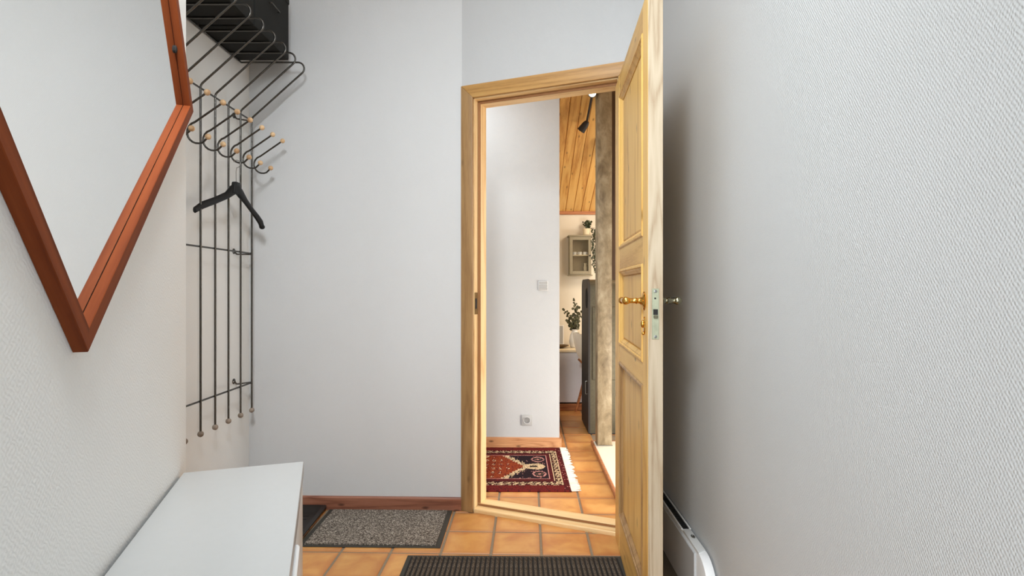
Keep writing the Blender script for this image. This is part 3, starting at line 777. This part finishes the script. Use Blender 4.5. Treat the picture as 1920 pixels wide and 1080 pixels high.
bm = bmesh.new(); add_tube(bm, round_path([(-0.012, 0.03, 0.17), (-0.012, -0.03, 0.172), (-0.008, -0.05, 0.15), (-0.006, -0.06, 0.02)], 0.02, 5), 0.0035, 8)
lab(finish(bm, 'power_cable', 'heater', ht, smooth=1.0), 'white power cable at the wall')

# ------------------------------------------------------------ passage: rug, outlet, switch
RW, RL = 0.83, 1.30
rug = thing('patterned_rug', 'red and black knotted rug with cream fringe along the passage wall', 'rug', (0.330, 3.034, 0.0), -0.008)
NXR, NYR = 240, 120
bm = bmesh.new()
vs = [[bm.verts.new((-RL*i/NXR, RW*j/NYR, 0.008)) for j in range(NYR+1)] for i in range(NXR+1)]
cl = bm.loops.layers.color.new('Col')
RED, DRED, RUST, NAVY, CREAM, PINK, GREEN, BLACK = [srgb(*c) for c in ((112, 26, 24), (78, 18, 20), (150, 62, 26), (28, 18, 26), (224, 196, 156), (214, 150, 140), (92, 84, 56), (24, 16, 16))]
rnd = random.Random(3)
def h2(i, j): return ((i*73856093) ^ (j*19349663)) % 1000/1000
def rugcol(a, b):
    """a = distance from the fringed end, b = distance across; pattern of borders, field, stepped medallion"""
    w = min(b, RW-b); a0 = a
    a = a*1.45 if a < 0.1124 else a+0.0506
    ci, cj = int(a/0.0054), int(b/0.0069)
    r = h2(ci, cj)
    end = a < w+0.02
    bb = 0.075
    if a < 0.055 and end: 
        return DRED if r < .75 else (RED if r < .95 else PINK)
    if w < 0.085:
        return RED if r < .8 else DRED
    aa = a if a < 0.30 else 9
    in_a = a-0.055; in_w = w-0.085
    q = min(in_a, in_w)
    if q < 0.008: return CREAM if in_a < in_w else (CREAM if r < .5 else DRED)
    if q < 0.060:            # guard band with broken motifs
        t = (b if in_a < in_w else a)
        s = math.sin(t*2*PI/0.085)+0.6*math.sin((t+q)*2*PI/0.034)
        u = q/0.060
        k = math.sin(u*PI)*1.5*s
        if abs(k) > 0.75 and r < .8: return CREAM
        if abs(k) > 0.45 and r < .6: return GREEN
        return BLACK if r < .55 else DRED
    if q < 0.068: return CREAM if in_a < in_w else DRED
    if q < 0.100: return DRED if r < .85 else RED
    if q < 0.108: return PINK
    # field
    y = (b-RW/2)/(RW/2-0.19)   # -1..1
    x = a0-0.1124                 # from the inner end of the field
    ay = abs(y)
    if x < 0.01: return NAVY
    # arrow finial
    fin = 0.27*math.sin(min(1, max(0, (x-0.01)/0.045))*PI/2)
    if x < 0.15:
        if ay < fin*(1 if x < 0.06 else 1-(x-0.06)/0.22):
            if ay < 0.05 and 0.06 < x < 0.11: return BLACK
            return CREAM if (ci+cj) % 3 or r < .5 else GREEN
    if x >= 0.10:
        edge = (x-0.135)/0.15
        st = math.floor(edge*9)/9
        if ay < st: 
            if st > 0.4 and ay < st-0.35:
                g = abs(math.sin(x*70))*abs(math.sin(y*9))
                if g > 0.72 and r < .7: return CREAM if r < .35 else RED
            if (ci % 7 == 0 and cj % 5 == 0): return DRED
            return RUST if r < .82 else (RED if r < .93 else DRED)
        if ay < st+0.22+0.12*((ci//3) % 2): return CREAM if r < .72 else (GREEN if r < .85 else NAVY)
    # rosettes in the dark corners
    for (ox, oy) in ((0.055, 0.62), (0.055, -0.62)):
        d = math.hypot((x-ox)/0.042, (y-oy)/0.24)
        if 0.75 < d < 1.0: return PINK if r < .8 else NAVY
        if d < 0.22: return PINK
        if 0.4 < d < 0.5: return GREEN
    return NAVY if r < .9 else (PINK if r < .93 else BLACK)
for i in range(NXR):
    for j in range(NYR):
        f = bm.faces.new((vs[i][j], vs[i+1][j], vs[i+1][j+1], vs[i][j+1]))
        c = rugcol(RL*(i+.5)/NXR, RW*(j+.5)/NYR)
        for lp_ in f.loops: lp_[cl] = tuple(x**(1/2.2) if k < 3 else 1 for k, x in enumerate(c))
for i in range(NXR+1):
    for j in range(NYR+1):
        vs[i][j].co.z += 0.0012*h2(i*3, j*5) - (0.003 if i in (0,) or j in (0, NYR) else 0)
# edge thickness
be = [e for e in bm.edges if e.is_boundary]
r_ = bmesh.ops.extrude_edge_only(bm, edges=be)
for v_ in r_['geom']:
    if isinstance(v_, bmesh.types.BMVert): v_.co.z = 0.0005
for f in bm.faces:
    for lp_ in f.loops:
        if lp_[cl][0] == 1.0 and lp_[cl][1] == 1.0: lp_[cl] = (0.4, 0.1, 0.1, 1)
finish(bm, 'woven_field', 'rug', rug, smooth=None)
bm = bmesh.new()
for k in range(78):
    y = RW*(k+.5)/78; dy = random.uniform(-.01, .012); ln = random.uniform(0.036, 0.056)
    add_tube(bm, [(-0.003, y, 0.006), (ln*.5, y+dy*.4, 0.005), (ln, y+dy, 0.0035)], [0.0042, 0.0045, 0.0035], 5)
fr = finish(bm, 'fringe', 'fringe', rug, smooth=1.0); fr['kind'] = 'stuff'

def on_passage(x_px, y_px):
    Zw = 3.877; X = (x_px-960)/1035*Zw; return X, Zw+(0.333-X)*0.0335, 1.12-(y_px-541)*Zw/1035
X, Y, Z = on_passage(988, 788)
po = thing('power_outlet', 'grey square power socket low on the passage wall', 'socket', (X, Y, Z), -0.0335)
bm = bmesh.new(); add_box(bm, -0.037, 0.037, -0.010, 0, -0.037, 0.037, 0.003, 2); finish(bm, 'frame', 'outlet', po)
bm = bmesh.new(); add_lathe(bm, [(0.0245, 0.0), (0.0245, 0.004), (0.022, 0.004), (0.020, -0.006), (0.0001, -0.006)], Matrix.Translation((0, -0.010, 0)) @ Matrix.Rotation(PI/2, 4, 'X'), 28)
ins = finish(bm, 'socket_well', 'outlet_light', po)
for x in (-0.0095, 0.0095):
    lathe('pin_hole', [(0.003, 0), (0.003, 0.0008), (0.0001, 0.0009)], 'dark_hole', ins, Matrix.Translation((x, -0.004, 0)) @ Matrix.Rotation(PI/2, 4, 'X'), 10)
X, Y, Z = on_passage(1018.5, 536)
sw = thing('light_switch', 'small grey switch plate with three stacked rockers on the passage wall', 'switch', (X, Y, Z), -0.0335)
bm = bmesh.new(); add_box(bm, -0.034, 0.034, -0.008, 0, -0.034, 0.034, 0.002, 2); finish(bm, 'plate', 'outlet_light', sw)
for z in (-0.0215, 0.0, 0.0215):
    bm = bmesh.new(); add_prism(bm, [(-0.007, z-0.0085), (-0.010, z-0.0085), (-0.015, z+0.0065), (-0.007, z+0.0085)], -0.029, 0.029, 'YZ')
    finish(bm, 'rocker', 'outlet', sw, smooth=None)

# ------------------------------------------------------------ living room: hearth slab, post, stove
sb = thing('hearth_slab', 'white stone floor slab with a wooden edge right of the passage tiles', 'slab', (0.545, 2.85, 0), -0.018)
box('stone', 0.016, 0.62, 0.0, 1.10, 0, 0.028, 'slab', sb, bev=0.003)
bm = bmesh.new(); add_box(bm, 0.0, 0.016, 0.0, 1.10, 0, 0.030, 0.003); finish(bm, 'edge_strip', 'plinth', sb)
bm = bmesh.new(); add_box(bm, 0.0, 0.62, 1.10, 1.116, 0, 0.030, 0.003); finish(bm, 'back_strip', 'plinth', sb)

PZ = 3.83
def ceil_z(y): return 1.894+(FW-y)*0.395
pt = thing('square_post', 'weathered grey-brown square post standing on the white slab', 'post', (0.593, PZ, 0.029), 0)
M['strip_dark'] = mat_wood('dark_strip', (84, 62, 42), (68, 48, 32), (46, 30, 20), 'Z', ring=20, knots=0.2)
lab(box('dark_upright', 0.055, 0.150, 0.101, 0.125, 1.155, ceil_z(PZ+0.13)-0.035, 'strip_dark', pt, bev=0.002), 'dark brown strip behind the upper post')  # tall dark strip behind the right edge of the post
bm = bmesh.new(); add_box(bm, 0, 0.101, 0, 0.10, 0, ceil_z(PZ+0.1)-0.035, 0.005, 2); finish(bm, 'shaft', 'post', pt)
box('foot_plate', -0.003, 0.104, -0.003, 0.103, 0, 0.004, 'steel', pt)

sv = thing('wood_stove', 'black cast stove with rounded top behind the post', 'stove', (0.585, 4.23, 0), -0.012)
SW_, SD, SH = 0.36, 0.44, 1.19
def stove_prof(inset_=0.0, y0=0, y1=SD, top=SH):
    r = 0.075
    return [(y0+inset_, 0.012), (y0+inset_, top-r-inset_)]+arc(y0+r+inset_, top-r-inset_, r, 180, 90, 6)+arc(y1-r-inset_, top-r-inset_, r, 90, 0, 6)[0:]+[(y1-inset_, 0.012)]
bm = bmesh.new(); add_prism(bm, stove_prof(), 0.012, SW_-0.012, 'YZ'); finish(bm, 'body', 'stove', sv, smooth=0.5)
for x0, x1 in ((0.0, 0.014), (SW_-0.014, SW_)):
    bm = bmesh.new(); add_prism(bm, stove_prof(-0.004), x0, x1, 'YZ'); finish(bm, 'side_panel', 'stove_side', sv, smooth=0.5)
bm = bmesh.new()
add_lathe(bm, [(0.055, 0.0), (0.060, 0.001), (0.060, 0.003), (0.052, 0.003), (0.050, -0.001), (0.0001, -0.001)], Matrix.Translation((0.0, 0.10, 1.045)) @ Matrix.Rotation(-PI/2, 4, 'Y') @ Matrix.Diagonal((1.35, 1, 1, 1)), 28)
finish(bm, 'side_opening', 'dark_hole', sv)
bm = bmesh.new(); add_tube(bm, round_path([(0, 0.06, 0.30), (-0.014, 0.06, 0.30), (-0.014, 0.06, 0.40), (0, 0.06, 0.40)], 0.008), 0.004, 8); lab(finish(bm, 'side_latch', 'steel', sv), 'small steel latch low on the side')
box('fire_door', 0.03, SW_-0.03, -0.010, 0.002, 0.42, 0.98, 'stove', sv, bev=0.004)
box('plinth', 0.015, SW_-0.015, 0.012, SD-0.012, 0, 0.02, 'stove_side', sv)
bm = bmesh.new(); add_tube(bm, [(SW_/2, 0.22, SH-0.01), (SW_/2, 0.22, ceil_z(4.45)-0.045)], 0.074, 24); lab(finish(bm, 'flue', 'stove_side', sv, smooth=0.9), 'black flue pipe rising to the ceiling')

# ------------------------------------------------------------ far wall: sideboard and what stands on it
sd = thing('sideboard', 'low white sideboard on a brown wooden plinth against the far wall', 'sideboard', (0.36, 5.06, 0))
box('plinth', 0.0, 1.2, 0.0, 0.50, 0, 0.062, 'plinth', sd, bev=0.003)
box('body', 0.0, 1.2, 0.018, 0.50, 0.072, 0.535, 'sideboard', sd, bev=0.002)
for i in range(3): box('door', 0.003+0.4*i, 0.397+0.4*i, 0.006, 0.018, 0.076, 0.530, 'sideboard', sd, bev=0.002)
box('worktop', -0.01, 1.21, 0.0, 0.52, 0.535, 0.556, 'cream', sd, bev=0.002)
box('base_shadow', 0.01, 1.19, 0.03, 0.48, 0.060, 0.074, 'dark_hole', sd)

fp = thing('picture_frame', 'small white framed board leaning on the far wall above the sideboard', 'frame', (0.505, 5.50, 0.556), 0)
bm = bmesh.new()
for a in ((-0.075, -0.063, 0, 0.20), (0.0, 0.012, 0, 0.20), (-0.063, 0.0, 0, 0.012), (-0.063, 0.0, 0.188, 0.20)): add_box(bm, a[0], a[1], 0, 0.016, a[2], a[3], 0.001)
finish(bm, 'frame_bar', 'porcelain', fp, rot=(-0.08, 0, 0)); box('board', -0.064, 0.001, 0.004, 0.010, 0.010, 0.190, 'lacquer', fp, rot=(-0.08, 0, 0))
dish = thing('serving_dish', 'dark shallow dish lying on the left end of the sideboard', 'dish', (0.455, 5.25, 0.556))
lathe('bowl', [(0.035, 0.0), (0.040, 0.004), (0.085, 0.022), (0.088, 0.026), (0.083, 0.024), (0.038, 0.008), (0.0001, 0.007)], 'brass_old', dish, seg=28)

va = thing('eucalyptus_vase', 'white ceramic vase of grey-green eucalyptus branches on the sideboard', 'vase', (0.600, 5.28, 0.556))
lathe('vase', [(0.032, 0.0), (0.045, 0.01), (0.055, 0.06), (0.045, 0.12), (0.026, 0.155), (0.030, 0.175), (0.026, 0.174), (0.022, 0.155), (0.0001, 0.15)], 'porcelain', va, seg=24)
stems = [((-0.10, 0.02, 0.36), 0.0), ((-0.045, -0.03, 0.30), 0.0), ((0.00, 0.0, 0.46), 0), ((0.035, 0.03, 0.40), 0), ((0.065, -0.02, 0.34), 0), ((-0.075, -0.02, 0.26), 0), ((0.02, -0.04, 0.28), 0)]
bs = bmesh.new(); bl = bmesh.new(); rl = random.Random(5)
def leafdisc(bm, c, r, nrm, stretch=1.0, tip=False):
    n_ = Vector(nrm).normalized(); a = n_.orthogonal().normalized(); b = n_.cross(a)
    t = rl.uniform(0, PI); a, b = a*math.cos(t)+b*math.sin(t), -a*math.sin(t)+b*math.cos(t)
    mid = bm.verts.new(Vector(c)-n_*r*0.15)
    ring = [bm.verts.new(Vector(c)+a*math.cos(k*PI/4)*r*stretch+b*math.sin(k*PI/4)*r) for k in range(8)]
    for k in range(8): bm.faces.new((mid, ring[k], ring[(k+1) % 8]))
for tip, _ in stems:
    p0 = Vector((tip[0]*0.1, tip[1]*.1, 0.15)); p1 = Vector(tip); mid = (p0+p1)/2+Vector((tip[0]*-0.15, 0, 0.02))
    pts = [p0*(1-s)**2+mid*2*s*(1-s)+p1*s*s for s in [k/6 for k in range(7)]]
    add_tube(bs, pts, [0.003, 0.0028, 0.0026, 0.0022, 0.002, 0.0016, 0.0012], 5)
    for k in range(20):
        s = 0.18+0.82*k/19; q = p0*(1-s)**2+mid*2*s*(1-s)+p1*s*s
        off = Vector((rl.uniform(-1, 1), rl.uniform(-1, 1), rl.uniform(-.5, .5)))*0.022
        leafdisc(bl, q+off, rl.uniform(0.010, 0.0185)*(1.15-0.4*s), (rl.uniform(-1, 1), -1.2+rl.uniform(-.5, .5), rl.uniform(-.6, .8)))
finish(bs, 'stem', 'stem', va, smooth=1.0)
lf = finish(bl, 'foliage', 'leaf', va, smooth=None); lf['kind'] = 'stuff'

# shell chair, only the edge of its back shows beside the stove
ch = thing('shell_chair', 'white moulded shell chair with wooden legs, half hidden behind the stove', 'chair', (0.79, 4.865, 0), 0.0)
ch.scale = (1, 0.82, 1)
bm = bmesh.new(); rows = []
prof = [(-0.255, 0.735), (-0.250, 0.69), (-0.240, 0.63), (-0.222, 0.56), (-0.195, 0.50), (-0.15, 0.455), (-0.08, 0.435), (0.02, 0.43), (0.12, 0.435), (0.19, 0.45), (0.215, 0.44)]
for i, (x, z) in enumerate(prof):
    row = []
    hw = [0.12, 0.17, 0.20, 0.215, 0.22, 0.225, 0.22, 0.215, 0.21, 0.20, 0.19][i]
    for j in range(9):
        t = (j-4)/4; lift = (abs(t)**2.5)
        if i < 4: row.append(bm.verts.new((x+0.07*lift, hw*t, z-0.01*lift)))
        else: row.append(bm.verts.new((x+0.03*lift*(i < 6), hw*t, z+0.06*lift)))
    rows.append(row)
for i in range(len(rows)-1):
    for j in range(8): bm.faces.new((rows[i][j], rows[i+1][j], rows[i+1][j+1], rows[i][j+1]))
bmesh.ops.solidify(bm, geom=bm.faces[:], thickness=0.008)
finish(bm, 'seat_shell', 'porcelain', ch, smooth=1.2)
for x, y, fx, fy in ((-0.10, 0.12, -0.21, 0.20), (-0.10, -0.12, -0.155, -0.20), (0.12, 0.12, 0.20, 0.2), (0.12, -0.12, 0.20, -0.2)):
    bm = bmesh.new(); add_tube(bm, [(x, y, 0.44), (fx, fy, 0.001)], [0.016, 0.011], 12); finish(bm, 'leg', 'plinth', ch, smooth=1.0)
bm = bmesh.new(); add_tube(bm, [(-0.205, 0, 0.50), (-0.15, 0, 0.445), (-0.08, 0, 0.42), (0.12, 0, 0.42)], 0.010, 8); finish(bm, 'seat_brace', 'plinth', ch)

# wall cabinet with glazed door
def far(x_px, y_px, Zw): return (x_px-960)/1035*Zw, 1.12-(y_px-541)*Zw/1035
WD = 0.13; ZF = FW-WD
x0, zt = far(1068, 443, ZF); x1, zb = far(1109, 515, ZF)
wc = thing('wall_cabinet', 'small sage green wall cabinet with glazed door on the far wall', 'cabinet', (x0, ZF, zb))
w_, h_ = x1-x0, zt-zb
bm = bmesh.new()
add_box(bm, 0, 0.012, 0.014, WD, 0, h_); add_box(bm, w_-0.012, w_, 0.014, WD, 0, h_); add_box(bm, 0.012, w_-0.012, 0.014, WD, 0, 0.012); add_box(bm, 0.012, w_-0.012, 0.014, WD, h_-0.012, h_)
finish(bm, 'body', 'sage', wc, smooth=None)
box('back_panel', 0.012, w_-0.012, WD-0.008, WD-0.001, 0.012, h_-0.012, 'sage_light', wc)
shz = h_*0.50
box('shelf', 0.0125, w_-0.0125, 0.018, WD-0.009, shz, shz+0.008, 'cream', wc)
bm = bmesh.new(); sw_ = 0.030
add_box(bm, 0.002, sw_, 0, 0.013, 0.003, h_-0.003, 0.001); add_box(bm, w_-sw_, w_-0.002, 0, 0.013, 0.003, h_-0.003, 0.001)
add_box(bm, sw_, w_-sw_, 0, 0.013, 0.003, 0.036, 0.001); add_box(bm, sw_, w_-sw_, 0, 0.013, h_-0.036, h_-0.003, 0.001)
dr = finish(bm, 'door', 'sage', wc)
box('pane', sw_, w_-sw_, 0.005, 0.008, 0.036, h_-0.036, 'glass', dr)
bm = bmesh.new(); add_ball(bm, (w_-0.015, -0.010, shz-0.002), 0.008); add_tube(bm, [(w_-0.015, 0, shz-0.002), (w_-0.015, -0.008, shz-0.002)], 0.004); finish(bm, 'knob', 'plastic_black', dr)
bm = bmesh.new(); add_box(bm, -0.014, w_+0.014, -0.014, WD, h_, h_+0.012, 0.004, 2); add_box(bm, -0.008, w_+0.008, -0.008, WD, h_-0.006, h_, 0.002); finish(bm, 'cornice', 'sage', wc)
bm = bmesh.new(); add_box(bm, -0.010, w_+0.012, -0.010, WD, -0.012, 0, 0.003, 2); finish(bm, 'base_moulding', 'sage', wc)
# things in it
for i in range(3):
    cx = x0+0.055+0.052*i
    cu = thing('glass_cup', ['leftmost', 'middle', 'rightmost'][i]+' pale cup on the shelf inside the sage wall cabinet', 'cup', (cx, ZF+0.055, zb+shz+0.008), 0, 'cups in the wall cabinet')
    lathe('cup', [(0.011, 0), (0.018, 0.004), (0.020, 0.030), (0.0185, 0.030), (0.0165, 0.006), (0.0001, 0.005)], 'porcelain', cu, seg=16)
    bm = bmesh.new(); add_tube(bm, [(0.018, 0, 0.024), (0.028, 0, 0.022), (0.028, 0, 0.012), (0.018, 0, 0.008)], 0.002, 6); finish(bm, 'handle', 'porcelain', cu)
bo = thing('stacked_plate', 'dark plate lying at the bottom of the sage wall cabinet', 'plate', (x0+0.085, ZF+0.06, zb+0.0125))
lathe('plate', [(0.03, 0), (0.035, 0.003), (0.052, 0.012), (0.053, 0.014), (0.03, 0.006), (0.0001, 0.005)], 'stove_side', bo)
jg = thing('small_jug', 'small cream jug at the right inside the sage wall cabinet', 'jug', (x0+w_-0.052, ZF+0.07, zb+0.0125))
lathe('jug_body', [(0.014, 0), (0.019, 0.02), (0.020, 0.06), (0.012, 0.085), (0.016, 0.105), (0.014, 0.105), (0.010, 0.085), (0.0001, 0.08)], 'cream', jg, seg=18)
bm = bmesh.new(); add_tube(bm, round_path([(0.014, 0, 0.095), (0.030, 0, 0.09), (0.028, 0, 0.05), (0.019, 0, 0.04)], 0.01), 0.002, 6); finish(bm, 'handle', 'cream', jg)

# trailing plant on top of the cabinet
px_, pz_ = far(1101, 439, ZF+0.03)
tp = thing('trailing_plant', 'trailing green plant in a cream pot on top of the wall cabinet', 'plant', (px_, ZF+0.055, zt+0.012))
lathe('pot', [(0.034, 0), (0.039, 0.004), (0.041, 0.055), (0.043, 0.056), (0.043, 0.068), (0.038, 0.068), (0.036, 0.058), (0.0001, 0.056)], 'cream', tp, seg=24)
bl = bmesh.new(); bs = bmesh.new()
for k in range(9):
    a = rl.uniform(0, 2*PI); r = rl.uniform(0.01, 0.06)
    for q in range(9): leafdisc(bl, (r*math.cos(a)*(q/9)+rl.uniform(-.01, .01)+0.015, r*math.sin(a)*(q/9)*.7, 0.06+0.010*q+rl.uniform(-.02, .01)), rl.uniform(0.007, 0.012), (rl.uniform(-1, 1), -1, rl.uniform(-.3, 1)), 1.4)
for k in range(6):
    xo = 0.047+0.009*k; L_ = [0.30, 0.36, 0.40, 0.33, 0.42, 0.28][k]; yo = -0.062-0.008*(k % 3)
    pts = [(0.02, -0.01, 0.06), (xo*0.8, yo*.6, 0.072), (xo, yo, 0.03)]+[(xo+0.006*math.sin(s*9+k), yo, 0.03-L_*s) for s in (0.2, 0.4, 0.6, 0.8, 1.0)]
    add_tube(bs, pts, 0.0012, 5)
    for q in range(26):
        s = q/25; leafdisc(bl, (xo+0.006*math.sin(s*9+k)+rl.uniform(-.011, .011), yo+rl.uniform(-.006, .006), 0.05-L_*s), rl.uniform(0.0055, 0.0095), (rl.uniform(-1, 1), -1, rl.uniform(-.6, .6)), 1.3)
finish(bs, 'stem', 'stem', tp, smooth=1.0)
lf = finish(bl, 'foliage', 'leaf_dark', tp, smooth=None); lf['kind'] = 'stuff'

# spotlight bar under the sloping ceiling
slb = thing('spotlight_bar', 'dark ceiling spotlight bar with two heads on the pine ceiling', 'spotlight', (0.572, 3.9, ceil_z(3.9)), 0)
dz = lambda y: -(y)*0.395
bm = bmesh.new(); add_tube(bm, [(0, -0.55, dz(-0.55)-0.045), (0, 0.30, dz(0.30)-0.045)], 0.0085, 10); finish(bm, 'bar', 'stove_side', slb)
bm = bmesh.new(); add_tube(bm, [(0, -0.2, dz(-0.2)-0.0), (0, -0.2, dz(-0.2)-0.045)], 0.03, 16); finish(bm, 'ceiling_rose', 'stove_side', slb)
def head(y, axis, off=0.0, x=0.0):
    p = Vector((x, y, dz(y)-0.045)); ax = Vector(axis).normalized()
    q = ax.to_track_quat('Z', 'Y').to_matrix().to_4x4()
    j = p+Vector((0, 0, -0.02))
    m = Matrix.Translation(j) @ q
    bm = bmesh.new(); add_tube(bm, [p, j], 0.006, 8)
    add_lathe(bm, [(0.010, -0.004), (0.017, 0.0), (0.025, 0.020), (0.029, 0.060), (0.031, 0.082), (0.0275, 0.082), (0.026, 0.070), (0.0001, 0.070)], m, 22)
    h = finish(bm, 'spot_head', 'stove_side', slb)
    lathe('lens', [(0.0255, 0.0715), (0.024, 0.076), (0.0001, 0.078)], 'lens', h, m, 20)
head(0.29, (-0.55, 0.45, -0.72)); head(-0.02, (-0.25, -0.95, -0.55), x=0.0)
